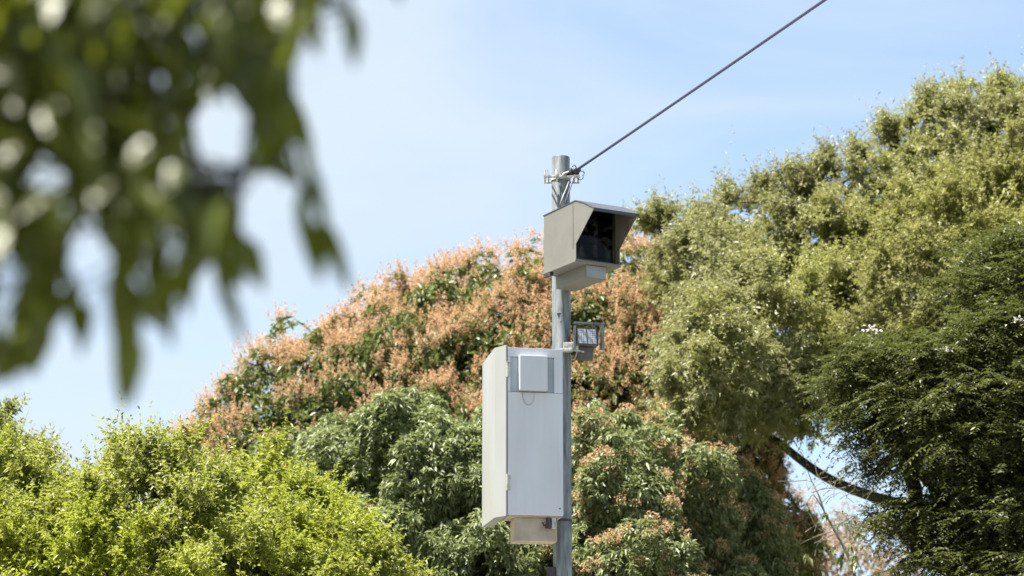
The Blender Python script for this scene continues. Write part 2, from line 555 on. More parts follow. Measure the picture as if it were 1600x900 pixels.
def curve_pts(p0, p1, rng, n=7, sag=0.0, wob=0.06):
    p0 = np.asarray(p0, float); p1 = np.asarray(p1, float)
    t = np.linspace(0, 1, n)[:, None]
    Ld = np.linalg.norm(p1 - p0)
    off = rng.normal(size=(n, 3)) * wob * Ld * 0.35
    off[0] = 0; off[-1] = 0
    p = p0 * (1 - t) + p1 * t + off
    p[:, 2] += sag * Ld * (np.sin(math.pi * t[:, 0]))
    return p

def tree_wood(base, fork_h, r0, targets, clump_c, rng, extra=(), top=None, nsub=60):
    """trunk, limbs to the lobes and boughs on to the clumps, one continuous bark mesh"""
    parts = []
    base = np.asarray(base, float)
    fork = base + np.array([rng.normal() * 0.15, rng.normal() * 0.15, fork_h])
    tp = curve_pts(base - np.array([0, 0, 0.15]), fork, rng, 9, 0, 0.03)
    rr = np.linspace(r0, r0 * 0.72, 9); rr[0] = r0 * 1.45; rr[1] = r0 * 1.12
    parts.append(tube_np(tp, rr, 12))
    limbs = []
    for tg in targets:
        p = curve_pts(fork - np.array([0, 0, 0.1]), tg, rng, 9, 0.06, 0.10)
        Ld = np.linalg.norm(tg - fork)
        ra = min(r0 * 0.62, 0.03 + 0.025 * Ld)
        parts.append(tube_np(p, np.linspace(ra, ra * 0.3, 9), 8))
        limbs.append(p)
    allp = np.concatenate(limbs)
    if len(clump_c):
        idx = rng.permutation(len(clump_c))[:nsub]
        for i in idx:
            c = clump_c[i]
            j = np.argmin(np.linalg.norm(allp - c, axis=1) + rng.uniform(0, 0.3, len(allp)))
            p = curve_pts(allp[j], c, rng, 6, 0.05, 0.12)
            parts.append(tube_np(p, np.linspace(0.028, 0.007, 6), 5))
    for p, r in extra:
        parts.append(tube_np(p, r, 10))
    return merge(parts)

def panicles(pos, nor, h, rad, k, sz, rng, cone=True):
    """flower heads: many small petals along an upright cone or in a round tuft"""
    n = len(pos)
    hh = h * rng.uniform(0.6, 1.3, n)
    ax = nrm(nor * 0.7 + np.array([0, 0, 0.8]) + rng.normal(size=(n, 3)) * 0.18)
    P0 = np.repeat(pos, k, 0); A0 = np.repeat(ax, k, 0); H0 = np.repeat(hh, k)
    if cone:
        t = rng.random(n * k) ** 1.35
        rr = rad * (1.02 - t) * rng.uniform(0.2, 1.0, n * k) ** 0.5
        p = P0 + A0 * (t * H0)[:, None] + nrm(np.cross(A0, sphere_dirs(rng, n * k))) * rr[:, None]
    else:
        p = P0 + sphere_dirs(rng, n * k) * (rad * rng.uniform(0.3, 1, n * k) ** 0.5)[:, None] * np.array([1, 1, 0.8])
    s = sz * rng.uniform(0.6, 1.3, n * k)
    return leaf_geo(p, sphere_dirs(rng, n * k) + A0 * 0.6, s, s * 0.62, rng, fold=0.2, droop=0.0)

def build_tree(name, label, cat, base_xy, lobes, mat, leaf, cr, cover, nt, k, seed, bark='bark', trunk_r=0.22, fork_h=2.2,
               spread=0.9, droop=0.35, fill=40, flat=1.0, blossom=None, extra=(), group=None, nsub=60, rough=0.1, wood_targets=None, upbias=0.35, deep=0.78, shoot=None):
    rng = np.random.default_rng(seed)
    base = np.array([base_xy[0], base_xy[1], 0.0])
    root = thing(name, base, label, cat, group)
    lb = lobes_px(lobes)
    cc, cn = clumps(lb, cr, cover, rng, rough=rough, deep=deep)
    tp, tn = twigs_in_clumps(cc, cn, cr, nt, rng, flat, upbias)
    ip, inn = inner_fill(lb, fill, rng)
    parts = []
    Ln, Wd = leaf
    bl = None
    if blossom:
        keep, bl = blossom(tp, tn, rng)
        tp_l, tn_l = tp[keep], tn[keep]
    else:
        tp_l, tn_l = tp, tn
    if shoot:
        wob = Noise(seed, 2.2)
        cc = cc + cn * (wob(cc) * 0.13)[:, None]
        parts.append(shoots(cc, cn, cr, shoot[0], shoot[1], Ln, Wd, rng, upbias=upbias, droop=droop, ang=spread))
    else:
        parts.append(rosettes(tp_l, tn_l, k, Ln, Wd, rng, spread, droop, stem=Ln * 0.4))
    parts.append(rosettes(ip, inn, max(5, k - 2), Ln * 1.35, Wd * 1.6, rng, spread, droop, stem=Ln))
    V, F = merge(parts)
    V[:, 2] = np.maximum(V[:, 2], 0.03)
    np_mesh('crown', V, F, MT[mat], root)
    tg = [c for (c, r), q in zip(lb, lobes) if wood_targets is None or q[1] < wood_targets]
    V, F = tree_wood(base, fork_h, trunk_r, tg, cc, rng, extra, nsub=nsub)
    np_mesh('trunk', V, F, MT[bark], root, smooth=True)
    if bl is not None:
        np_mesh(bl[0], bl[1], bl[2], MT[bl[3]], root)
    print(name, 'clumps', len(cc), 'twigs', len(tp), 'fill', len(ip))
    return root

# ---------------------------------------------------------------- ground, pavement, road
def grid(x0, x1, y0, y1, n, z=0.0):
    xs = np.linspace(x0, x1, n); ys = np.linspace(y0, y1, n)
    X, Y = np.meshgrid(xs, ys)
    V = np.stack([X.ravel(), Y.ravel(), np.full(X.size, z)], 1)
    i = np.arange(n * n).reshape(n, n)
    F = np.stack([i[:-1, :-1].ravel(), i[:-1, 1:].ravel(), i[1:, 1:].ravel(), i[1:, :-1].ravel()], 1)
    return V, F
V, F = grid(-2500, 2500, -2500, 2500, 30)
tag(np_mesh('ground', V, F, surf_mat('dry_grass_ground', (0.16, 0.15, 0.07), (0.10, 0.12, 0.045), scale=0.8, detail=8, rough=0.9)), kind='structure')
def slab(name, x0, x1, y0, y1, z0, z1, mat):
    bm = bmesh.new(); add_box(bm, x0, x1, y0, y1, z0, z1)
    o = bm_obj(name, bm, mat, None)
    return tag(o, kind='structure')
asph = surf_mat('asphalt', (0.055, 0.055, 0.057), (0.04, 0.04, 0.042), scale=12, rough=0.85, bump=0.3, bscale=200)
conc = surf_mat('concrete', (0.36, 0.34, 0.31), (0.27, 0.255, 0.23), scale=3, rough=0.85, bump=0.2, bscale=60)
slab('road', -200, 200, 7.0, 16.6, -0.02, 0.006, asph)
slab('kerb', -200, 200, 16.6, 16.78, -0.02, 0.14, conc)
slab('pavement', -200, 200, 16.783, 20.6, -0.02, 0.135, conc)

# ---------------------------------------------------------------- trees
# bright yellow-green tree, lower left
build_tree('broadleaf_tree', 'bright yellow-green leafy tree filling the lower left corner in front of the orange-flowering tree', 'tree',
           (P(250, 900, 23)[0], 23.6),
           [(95, 836, 23.2, 100, 120, 1.0), (235, 808, 22.8, 110, 125, 1.0), (330, 838, 22.4, 110, 128, 1.1), (430, 818, 23.0, 105, 130, 1.0),
            (505, 850, 23.2, 62, 120, 0.9), (560, 900, 23.0, 80, 100, 0.9), (180, 930, 22.2, 200, 130, 1.3), (400, 930, 22.0, 190, 120, 1.3), (10, 860, 22.9, 85, 120, 1.0), (20, 950, 22.6, 120, 120, 1.1), (300, 1080, 23.4, 330, 190, 1.8)],
           'leaf_bright', (0.062, 0.022), 0.27, 1.75, 4, 9, 11, fork_h=1.6, trunk_r=0.18, fill=150, spread=0.85, droop=0.15, rough=0.17, deep=0.62, nsub=90, upbias=0.65, shoot=(24, 24))
# neighbour at the left edge
build_tree('broadleaf_tree', 'green tree cut off by the left edge, with loose sprigs at its top', 'tree',
           (P(-130, 900, 25)[0], 25.2),
           [(-55, 760, 25, 100, 140, 1.0), (-130, 720, 25.2, 120, 150, 1.2), (-20, 880, 24.8, 90, 120, 1.0), (-150, 950, 25.2, 180, 200, 1.5), (12, 745, 24.8, 34, 90, 0.35)],
           'leaf_edge', (0.065, 0.023), 0.22, 2.0, 4, 9, 12, fork_h=1.8, trunk_r=0.18, fill=130, spread=0.85, droop=0.1, rough=0.20, upbias=0.7, shoot=(16, 20))

# orange flowering dome
nA = Noise(5, 1.5); nB = Noise(6, 0.6)
def dome_blossom(tp, tn, rng):
    f = nA(tp) * 0.8 + nB(tp) * 0.55
    top = tn[:, 2]
    px = tp[:, 0] / tp[:, 1] * cp * FPX + 800
    has = (f + top * 0.9 + np.where((px > 880) & (tp[:, 2] > P(0, 570, 34)[2]), 0.7, 0.0) > -0.55)
    bp = has & (rng.random(len(tp)) < 0.95)
    V, F = panicles(tp[bp] + tn[bp] * 0.05, tn[bp], 0.20, 0.065, 46, 0.025, rng)
    keep = (~has) | (rng.random(len(tp)) < 0.30)
    return keep, ('blossoms', V, F, 'blossom')
dome_line = [(385, 590), (430, 545), (485, 520), (545, 512), (605, 492), (650, 448), (705, 405), (770, 388), (840, 370), (905, 362), (970, 358), (1025, 370)]
dome_lobes = [(x_, y_ + 108, 34.4, 84, 92, 1.2) for x_, y_ in dome_line]
dome_lobes += [(x_ + 10, y_ + 190, 33.7, 88, 95, 1.2) for x_, y_ in dome_line[1:]]
dome_lobes += [(x_ + 5, y_ + 275, 33.2, 92, 95, 1.2) for x_, y_ in dome_line[5:]]
dome_lobes += [(330, 740, 34.6, 70, 90, 1.0), (480, 790, 34, 190, 140, 1.6), (760, 640, 35.2, 330, 200, 1.8), (1120, 760, 35.2, 110, 100, 1.2), (1000, 800, 35, 170, 150, 1.6), (720, 850, 35, 250, 170, 2.0), (1190, 860, 35.4, 95, 95, 1.0)]
build_tree('mango_tree', 'large dome-shaped mango tree covered in peach-orange flower spikes behind the pole', 'tree',
           (P(760, 900, 36)[0], 36.4),
           dome_lobes,
           'leaf_dome', (0.13, 0.038), 0.30, 1.4, 30, 9, 21, fork_h=2.6, trunk_r=0.36, fill=45, spread=1.0, droop=0.45, rough=0.06, deep=0.88, blossom=dome_blossom, nsub=120)

# grey-green mango in front, spread either side of the pole
def tuft_blossom(tp, tn, rng):
    px = tp[:, 0] / tp[:, 1] * cp * FPX + 800
    prob = np.clip((px - 800) / 150, 0.02, 1) * 0.075
    has = rng.random(len(tp)) < prob * (tn[:, 1] < 0.5)
    V, F = panicles(tp[has] + tn[has] * 0.07, tn[has], 0.12, 0.085, 64, 0.026, rng, cone=False)
    return np.ones(len(tp), bool), ('blossoms', V, F, 'blossom_gold')
build_tree('mango_tree', 'grey-green mango tree with drooping narrow leaves and scattered golden flower tufts below the orange dome', 'tree',
           (P(850, 900, 28.5)[0], 28.6),
           [(540, 750, 27.6, 70, 105, 0.9), (640, 740, 27.2, 95, 118, 1.0), (745, 760, 27.4, 85, 120, 1.0), (610, 880, 26.8, 110, 110, 1.0), (740, 900, 26.8, 110, 100, 1.0),
            (850, 800, 27.6, 100, 120, 1.0), (960, 760, 27.2, 90, 120, 1.0), (1050, 775, 28.4, 90, 105, 1.0), (980, 900, 26.9, 120, 110, 1.0), (1125, 825, 29.4, 80, 115, 1.0), (1180, 900, 29.4, 60, 95, 0.8), (1080, 940, 28.4, 120, 110, 1.1), (860, 1060, 28, 380, 150, 1.8)],
           'leaf_mango', (0.092, 0.024), 0.25, 1.5, 46, 10, 31, fork_h=1.8, trunk_r=0.28, fill=75, spread=0.8, droop=0.75, rough=0.08, blossom=tuft_blossom, nsub=120)

# tall olive tree at the right, its bough crosses the gap
limb = np.array([P(1690, 1000, 31.5), P(1600, 860, 31.0), P(1480, 800, 30.8), P(1400, 788, 30.7), P(1345, 770, 30.6), P(1300, 752, 30.6), P(1262, 728, 30.6), P(1228, 700, 30.6), P(1200, 680, 30.6), P(1165, 655, 30.7), P(1130, 620, 31.0), P(1100, 560, 31.6)])
tt = np.linspace(0, 1, len(limb)); t2 = np.linspace(0, 1, 40)
limb = np.stack([np.interp(t2, tt, limb[:, i]) for i in range(3)], 1)
for _ in range(3):
    limb[1:-1] = (limb[:-2] + limb[1:-1] * 2 + limb[2:]) / 4
limb_r = np.interp(t2, [0, 0.3, 0.7, 1], [0.15, 0.072, 0.050, 0.03])
tz = P(1690, 900, 31.8)
build_tree('evergreen_tree', 'tall olive-green tree rising to the upper right with a dark bough across the sky gap', 'tree',
           (P(1690, 900, 31.8)[0], 31.8),
           [(1112, 440, 32.0, 80, 95, 1.3), (1180, 412, 33, 100, 115, 1.2), (1270, 405, 33, 95, 125, 1.2), (1365, 348, 33.4, 90, 120, 1.2), (1448, 276, 34, 95, 130, 1.3), (1535, 252, 34, 105, 125, 1.3), (1620, 268, 34.2, 100, 120, 1.3),
            (1105, 560, 29.6, 72, 100, 1.5), (1075, 590, 28.9, 50, 66, 1.1), (1140, 560, 28.9, 70, 70, 1.1), (1190, 530, 30.8, 110, 125, 1.7), (1300, 520, 32.2, 110, 130, 1.2), (1130, 620, 29.6, 90, 66, 1.4), (1185, 600, 29.9, 90, 62, 0.6), (1400, 470, 32.6, 120, 140, 1.3), (1262, 630, 30.4, 75, 56, 0.8), (1225, 575, 30.6, 90, 80, 0.8), (1540, 400, 34, 160, 160, 1.4), (1452, 162, 33.8, 26, 40, .3), (1395, 210, 33.8, 30, 40, .4), (1345, 245, 33.4, 26, 34, .3), (1500, 150, 34, 34, 30, .4), (1560, 142, 34, 34, 26, .4), (1590, 160, 34, 30, 34, .4), (1190, 306, 33, 34, 26, .4), (1250, 290, 33, 34, 24, .4), (1310, 292, 33, 28, 32, .4), (1135, 345, 33, 30, 26, .4), (1075, 345, 33, 18, 24, .3), (1028, 348, 33, 14, 30, .2), (1680, 500, 33.5, 160, 260, 1.6)],
           'leaf_olive', (0.078, 0.023), 0.32, 1.6, 4, 9, 41, fork_h=4.6, trunk_r=0.34, fill=55, spread=0.9, droop=0.2, rough=0.17, deep=0.66, nsub=140, wood_targets=520, extra=[(limb, limb_r)], upbias=0.55, shoot=(24, 24))

# paler yellow-green tree in front of it
build_tree('evergreen_tree', 'pale yellow-green dense tree at the right, between tall olive tree and dark feathery tree', 'tree',
           (P(1560, 900, 29.8)[0], 29.9),
           [(1420, 440, 30, 80, 95, 0.9), (1480, 380, 30, 95, 110, 1.0), (1560, 330, 30, 100, 105, 1.0), (1650, 330, 30, 100, 130, 1.1), (1540, 470, 29.6, 120, 130, 1.1), (1400, 540, 30.2, 70, 80, 0.8), (1620, 520, 29.8, 120, 140, 1.2), (1480, 600, 30.2, 120, 120, 1.0)],
           'leaf_yellow', (0.060, 0.020), 0.29, 1.6, 4, 9, 51, fork_h=3.6, trunk_r=0.24, fill=110, spread=0.9, droop=0.2, rough=0.16, deep=0.7, nsub=90, upbias=0.55, shoot=(24, 24))

# dark feathery layered tree, lower right
def layered_tree():
    rng = np.random.default_rng(61)
    base = np.array([P(1640, 900, 25.4)[0], 25.4, 0.0])
    root = thing('feathery_tree', base, 'dark green feathery tree with layered drooping sprays filling the lower right corner', 'tree')
    lobes = [(1330, 600, 25.2, 70, 50, .8), (1400, 560, 25.0, 95, 60, .9), (1480, 560, 24.8, 100, 60, .9), (1378, 655, 25.0, 80, 50, .9), (1440, 640, 24.8, 120, 60, 1.), (1550, 520, 24.8, 90, 60, .9),
             (1620, 500, 24.8, 90, 80, .9), (1560, 610, 24.4, 110, 70, 1.), (1415, 715, 25, 90, 45, .9), (1500, 710, 24.6, 120, 60, 1.), (1600, 690, 24.4, 120, 70, 1.), (1415, 815, 25, 70, 26, .8), (1480, 800, 24.8, 110, 50, .9),
             (1580, 800, 24.4, 120, 80, 1.), (1480, 880, 24.6, 80, 60, .9), (1580, 900, 24.4, 130, 80, 1.1), (1560, 400, 25.6, 60, 70, .7), (1615, 375, 25.6, 60, 90, .7), (1520, 450, 25.4, 60, 50, .7), (1590, 440, 25.2, 80, 70, .8), (1660, 620, 24.8, 120, 180, 1.2), (1700, 800, 25, 150, 180, 1.4), (1560, 1000, 25, 180, 90, 1.4)]
    lobes = [(a_, b_, c_, d_, e_ * 0.62 if e_ < 100 else e_, f_) for a_, b_, c_, d_, e_, f_ in lobes]
    lb = lobes_px(lobes)
    cc, cn = clumps(lb, 0.36, 3.2, rng, deep=0.6, rough=0.12)
    # every clump is a flat fan leaning outwards: leaflets lie in rows along short drooping stems
    fans, lV = [], []
    nf = len(cc)
    out = nrm(cn * np.array([1, 1, 0.25]) + np.array([-0.15, -0.25, 0.0]) + rng.normal(size=cn.shape) * 0.3)
    ns = 13
    C0 = np.repeat(cc, ns, 0); O0 = np.repeat(out, ns, 0)
    sd = nrm(np.cross(O0, np.array([0, 0, 1.0])))
    ang = rng.uniform(-1.1, 1.1, nf * ns)
    d = nrm(O0 * np.cos(ang)[:, None] + sd * np.sin(ang)[:, None] + rng.normal(size=O0.shape) * 0.20)
    d[:, 2] -= 0.18
    st = C0 + rng.normal(size=C0.shape) * np.array([0.18, 0.18, 0.07])
    sl = rng.uniform(0.22, 0.42, nf * ns)
    nl = 16
    t = np.tile(np.linspace(0.1, 1, nl), nf * ns)
    S = np.repeat(st, nl, 0); D = np.repeat(d, nl, 0); SL = np.repeat(sl, nl)
    p = S + D * (SL * t)[:, None]
    p[:, 2] -= 0.16 * SL * t * t
    sgn = np.tile(np.array([1, -1] * (nl // 2)), nf * ns)
    sdv = nrm(np.cross(D, np.array([0, 0, 1.0]) + rng.normal(size=D.shape) * 0.15))
    ld = sdv * sgn[:, None] + D * 0.45 + rng.normal(size=D.shape) * 0.15
    Ln = 0.070 * (1.1 - 0.5 * t) * rng.uniform(0.8, 1.2, len(t))
    V1, F1 = leaf_geo(p, ld, Ln, Ln * 0.42, rng, fold=0.1, droop=0.2, jitter=0.25)
    ip, inn = inner_fill(lb, 45, rng, 0.3, 0.8)
    V2, F2 = rosettes(ip, inn, 7, 0.09, 0.036, rng, 0.9, 0.3, stem=0.08)
    V, F = merge([(V1, F1), (V2, F2)])
    np_mesh('crown', V, F, MT['leaf_feather'], root)
    V, F = tree_wood(base, 2.6, 0.28, [c for (c, r), q in zip(lb, lobes) if q[1] > 540], cc[cc[:, 2] < P(0, 520, 25)[2]], rng, nsub=120)
    np_mesh('trunk', V, F, MT['bark'], root, smooth=True)
    # sparse pale clusters of small blades
    pts = [(1472, 546), (1364, 514), (1590, 500)]
    parts = []
    for px, py in pts:
        c = P(px, py, 23.9 if py > 440 else 28.9)
        n = 16
        pp = c + rng.normal(size=(n, 3)) * np.array([0.055, 0.03, 0.016])
        parts.append(leaf_geo(pp, rng.normal(size=(n, 3)) + np.array([0, -0.3, 0.4]), np.full(n, 0.045), np.full(n, 0.026), rng))
    for i, (V, F) in enumerate(parts):
        if pts[i][1] > 440:
            np_mesh('pale_cluster', V, F, MT['pale_fleck'], root)
    print('feathery clumps', nf, 'leaves', len(F1) // 2)
layered_tree()

# far dry tree seen through the gap
build_tree('dry_tree', 'distant pinkish-brown dry tree seen low through the gap under the bough', 'tree',
           (P(1340, 900, 52)[0], 52.4),
           [(1290, 890, 52, 70, 75, 1.4), (1370, 900, 52, 90, 95, 1.6), (1250, 960, 52, 80, 90, 1.4), (1440, 920, 53, 80, 90, 1.4), (1330, 1060, 52, 140, 120, 2.2)],
           'leaf_dry', (0.10, 0.035), 0.45, 1.1, 34, 7, 71, bark='bark_grey', fork_h=3.0, trunk_r=0.2, fill=8, rough=0.12, nsub=140)

# bare sapling in front of the gap
def sapling():
    rng = np.random.default_rng(81)
    Y = 27.0
    b = P(1375, 900, Y)
    root = thing('bare_sapling', (b[0], Y, 0), 'thin bare sapling with forked grey twigs standing in the gap below the dark bough', 'tree')
    def ln(pts, r0, r1, n=6):
        p = np.array([P(x, y, Y + dy) for x, y, dy in pts])
        t = np.linspace(0, 1, len(p)); q = np.linspace(0, 1, len(p) * 4)
        p = np.stack([np.interp(q, t, p[:, i]) for i in range(3)], 1)
        for _ in range(2): p[1:-1] = (p[:-2] + p[1:-1] * 2 + p[2:]) / 4
        return tube_np(p, np.linspace(r0, r1, len(p)), n)
    parts = []
    low = P(1330, 880, Y)
    st = curve_pts(np.array([b[0], Y, -0.1]), low, rng, 10, 0, 0.05)
    parts.append(tube_np(st, np.linspace(0.04, 0.016, 10), 7))
    parts.append(ln([(1330, 880, 0), (1316, 850, 0), (1300, 822, .02), (1288, 800, .05), (1280, 775, .05), (1268, 752, .1), (1262, 735, .1)], 0.016, 0.005))
    parts.append(ln([(1300, 822, 0), (1283, 790, -.1), (1270, 770, -.1), (1255, 795, -.1)], 0.010, 0.005))
    parts.append(ln([(1330, 880, 0), (1322, 858, .1), (1312, 838, .2), (1306, 822, .2), (1330, 808, .2)], 0.014, 0.005))
    parts.append(ln([(1268, 770, 0), (1290, 762, 0), (1312, 764, .1), (1335, 756, .1)], 0.007, 0.003))
    parts.append(ln([(1262, 750, 0), (1240, 752, 0), (1215, 752, .1)], 0.006, 0.003))
    parts.append(ln([(1322, 862, 0), (1340, 835, .1), (1352, 820, .1), (1362, 800, .2)], 0.009, 0.003))
    parts.append(ln([(1300, 830, 0), (1275, 838, 0), (1250, 850, .1)], 0.007, 0.003))
    for _ in range(46):
        x, y = rng.choice([1262, 1280, 1300, 1316, 1340, 1270]), 0
        x = x + rng.normal() * 14
        y = rng.uniform(745, 880)
        a = rng.uniform(-2.6, -0.5)
        l1 = rng.uniform(15, 48)
        parts.append(ln([(x, y, 0), (x + l1 * .5 * math.cos(a), y + l1 * .5 * math.sin(a), .05), (x + l1 * math.cos(a + .3), y + l1 * math.sin(a + .3), .1)], 0.0045, 0.002, 4))
    V, F = merge(parts)
    np_mesh('trunk', V, F, MT['bark_grey'], root, smooth=True)
    pos = np.array([P(x, y, Y - .05) for x, y in [(1320, 862), (1328, 850), (1312, 870), (1335, 866), (1290, 800), (1345, 830), (1305, 855), (1262, 868), (1352, 815), (1340, 880)]])
    V, F = rosettes(pos, nrm(np.tile([0, -0.2, -0.6], (len(pos), 1)).astype(float)), 6, 0.13, 0.035, rng, 0.7, 0.6)
    np_mesh('leaves', V, F, MT['leaf_mango'], root)
sapling()

# ---------------------------------------------------------------- pole
YP = 19.0
pole_c = P(877.5, 560, YP)
PX = pole_c[0]
PR = 0.074
ztop = P(875, 246, YP)[2]
Z0 = 0.135
def lay(th, origin):
    th.location = [float(v) for v in origin]
pole = thing('metal_pole', (PX, YP, Z0), 'tall round galvanised steel pole carrying the camera box and the grey cabinet', 'pole')
HT = ztop - Z0
bm = bmesh.new()
# tube with a real wall thickness at the open top
n = 48
rings = []
for r, z in ((PR, 0.0), (PR, HT - 0.006), (PR - 0.002, HT), (PR - 0.007, HT), (PR - 0.008, HT - 0.5)):
    rings.append([bm.verts.new((r * math.cos(2 * math.pi * k / n), r * math.sin(2 * math.pi * k / n), z)) for k in range(n)])
for a, b in zip(rings[:-1], rings[1:]):
    for k in range(n):
        bm.faces.new((a[k], a[(k + 1) % n], b[(k + 1) % n], b[k]))
bm.faces.new(rings[-1])
bm_obj('tube', bm, MT['galv'], pole, smooth=True, auto=40)
bm = bmesh.new()
add_box(bm, -0.17, 0.17, -0.17, 0.17, 0, 0.02, 0.004)
for a in (-1, 1):
    for b in (-1, 1):
        add_cyl(bm, (a * 0.13, b * 0.13, 0.021), (a * 0.13, b * 0.13, 0.05), 0.014, n=6)
bm_obj('base_plate', bm, MT['galv_light'], pole)
zb = P(880, 814, YP)[2] - Z0
bm = bmesh.new()
add_cyl(bm, (0, 0, zb - 0.009), (0, 0, zb + 0.009), PR + 0.004, n=48)
bm_obj('steel_band', bm, MT['dark'], pole, smooth=True, auto=40)
# two small cable holes in the tube
for px, py in ((873.5, 490), (876.5, 503)):
    q = P(px, py, YP - PR) - np.array([PX, YP, Z0])
    bm = bmesh.new()
    yy = -math.sqrt(max(PR * PR - q[0] ** 2, 0)) 
    if py == 490:
        add_box(bm, q[0] - .016, q[0] + .016, yy - .003, yy + .01, q[2] - .006, q[2] + .006, .002)
    else:
        add_cyl(bm, (q[0], yy - .003, q[2]), (q[0], yy + .01, q[2]), .006, n=10)
    bm_obj('hole_plug', bm, MT['dark'], pole)
# small junction box low on the pole
q = P(868, 893, YP)
bm = bmesh.new()
add_box(bm, -0.125, -0.055, -0.06, 0.03, q[2] - Z0 - 0.12, q[2] - Z0 + 0.03, .005)
bm_obj('junction_box', bm, MT['dark'], pole)

# strap clamp with threaded rods
zc = P(875, 279, YP)[2] - Z0
clamp = thing('pole_clamp', (PX, YP, Z0 + zc), 'pale two-rod strap clamp bolted round the top of the pole', 'clamp')
bm = bmesh.new()
add_cyl(bm, (0, 0, -0.022), (0, 0, 0.016), PR + 0.006, n=40)
bm_obj('strap', bm, MT['galv_light'], clamp, smooth=True, auto=40)
tilt = -0.02
for yy in (-PR - 0.014, PR + 0.014):
    bm = bmesh.new()
    add_box(bm, -0.135, 0.155, yy - 0.005, yy + 0.005, -0.018, 0.000, .002)
    bm_obj('clamp_bar', bm, MT['galv_light'], clamp)
for xx in (-0.128, -0.098, 0.11, 0.142):
    bm = bmesh.new()
    add_cyl(bm, (xx, -PR - 0.03, -0.008), (xx, PR + 0.03, -0.008), 0.0065, n=10)
    add_cyl(bm, (xx, -PR - 0.034, -0.008), (xx, -PR - 0.02, -0.008), 0.013, n=6)
    bm_obj('bolt', bm, MT['galv_light'], clamp)
for xx in (-0.128, -0.108):
    bm = bmesh.new()
    add_cyl(bm, (xx, -PR - 0.014, 0.004), (xx, -PR - 0.014, 0.048), 0.006, n=8)
    bm_obj('pin', bm, MT['galv_light'], clamp)
bm = bmesh.new()
add_tube(bm, [(-0.035, -PR - 0.006, 0.045), (-0.038, -PR - 0.022, 0.02), (-0.035, -PR - 0.022, -0.01), (-0.03, -PR - 0.01, -0.045)], 0.010)
add_tube(bm, [(0.0, -PR - 0.016, -0.018), (0.025, -PR - 0.02, 0.015), (0.06, -PR - 0.0, 0.035), (0.09, -PR + 0.02, 0.045)], 0.009)
bm_obj('hook', bm, MT['galv_light'], clamp, smooth=True)
# insulator
zi = P(896, 269, YP - 0.06)
ins = thing('insulator', zi, 'dark knobbly insulator tied to the clamp where the overhead cable meets the pole', 'insulator')
bm = bmesh.new()
prof = [(-.075, .016), (-.060, .030), (-.048, .034), (-.036, .020), (-.024, .036), (-.006, .040), (.006, .022), (.02, .034), (.036, .034), (.048, .018), (.064, .014)]
ax = Vector((0.82, -0.35, 0.22)).normalized(); s1 = ax.orthogonal().normalized(); s2 = ax.cross(s1)
rings = [[bm.verts.new(ax * t + (s1 * math.cos(a * math.pi / 8) + s2 * math.sin(a * math.pi / 8)) * r) for a in range(16)] for t, r in prof]
for a, b in zip(rings[:-1], rings[1:]):
    for k in range(16): bm.faces.new((a[k], a[(k + 1) % 16], b[(k + 1) % 16], b[k]))
bm.faces.new(list(reversed(rings[0]))); bm.faces.new(rings[-1])
bm_obj('body', bm, MT['dark'], ins, smooth=True, auto=60)
bm = bmesh.new()
add_tube(bm, [(0.05, -.02, .005), (0.075, -.03, .0), (0.088, -.03, -.015), (0.083, -.03, -.032), (0.07, -.03, -.035)], 0.0045)
bm_obj('tie_wire', bm, MT['dark'], ins, smooth=True)
bm = bmesh.new()
add_tube(bm, [(-0.01, -.04, .03), (0.0, -.045, .05), (0.012, -.04, .046), (0.02, -.03, .03)], 0.004)
bm_obj('tie_wire', bm, MT['dark'], ins, smooth=True)
bm = bmesh.new()
add_tube(bm, [(0.03, -.03, -.06), (0.055, -.03, -.075), (0.075, -.03, -.06), (0.08, -.03, -.045)], 0.004)
bm_obj('tie_wire', bm, MT['dark'], ins, smooth=True)

# drop cables into the housing
def drop(name, pts, r, mat, label):
    bm = bmesh.new()
    o0 = Vector(pts[0])
    add_tube(bm, [Vector(p) - o0 for p in pts], r, 8)
    o = bm_obj(name, bm, mat, None, smooth=True)
    o.location = o0
    tag(o, label, 'cable')
drop('drop_cable', [P(896, 276, 18.9), P(893, 288, 18.86), P(889, 300, 18.84), P(885, 312, 18.82), P(883, 325, 18.82)], 0.0065, MT['cable'], 'dark cable dropping from the insulator to the camera box, right of two')
drop('drop_cable', [P(889, 284, 18.9), P(885, 295, 18.88), P(880, 306, 18.86), P(876, 317, 18.84), P(874, 328, 18.84)], 0.0065, MT['galv'], 'pale grey conduit dropping from the clamp into the camera box, the left of two')

# overhead cable running on over the road to a second pole behind the viewer
a0 = P(903, 264, 18.9)
b1 = P(1288, 0, 15.2)
dirv = (b1 - a0); kk = 7.5
end = a0 + dirv * kk
end[2] = b1[2] + 0.9
pts = []
for i in range(90):
    t = i / 89.0 * kk
    p = a0 + dirv * t
    z = a0[2] + (b1[2] - a0[2]) * t + 0.010 * (t * (t - 1))
    pts.append((float(p[0]), float(p[1]), float(z)))
bm = bmesh.new()
add_tube(bm, [Vector(p) - Vector(pts[0]) for p in pts], 0.0118, 14)
oc = bm_obj('overhead_cable', bm, MT['cable'], None, smooth=True)
oc.location = Vector(pts[0])
tag(oc, 'long dark blue-grey overhead cable running up to the right from the pole top', 'cable')
pe = pts[-1]

# ---------------------------------------------------------------- camera housing (yaw about 29 degrees)
YAWH = math.radians(29)
yh = 18.35
A = P(900, 405, yh - 0.0)             # front lower left corner
RH = Matrix.Rotation(YAWH, 4, 'Z') @ Matrix.Scale(0.97, 4)
housing = thing('camera_housing', A, 'beige metal speed camera box with a dark hooded window fixed near the pole top', 'camera housing')
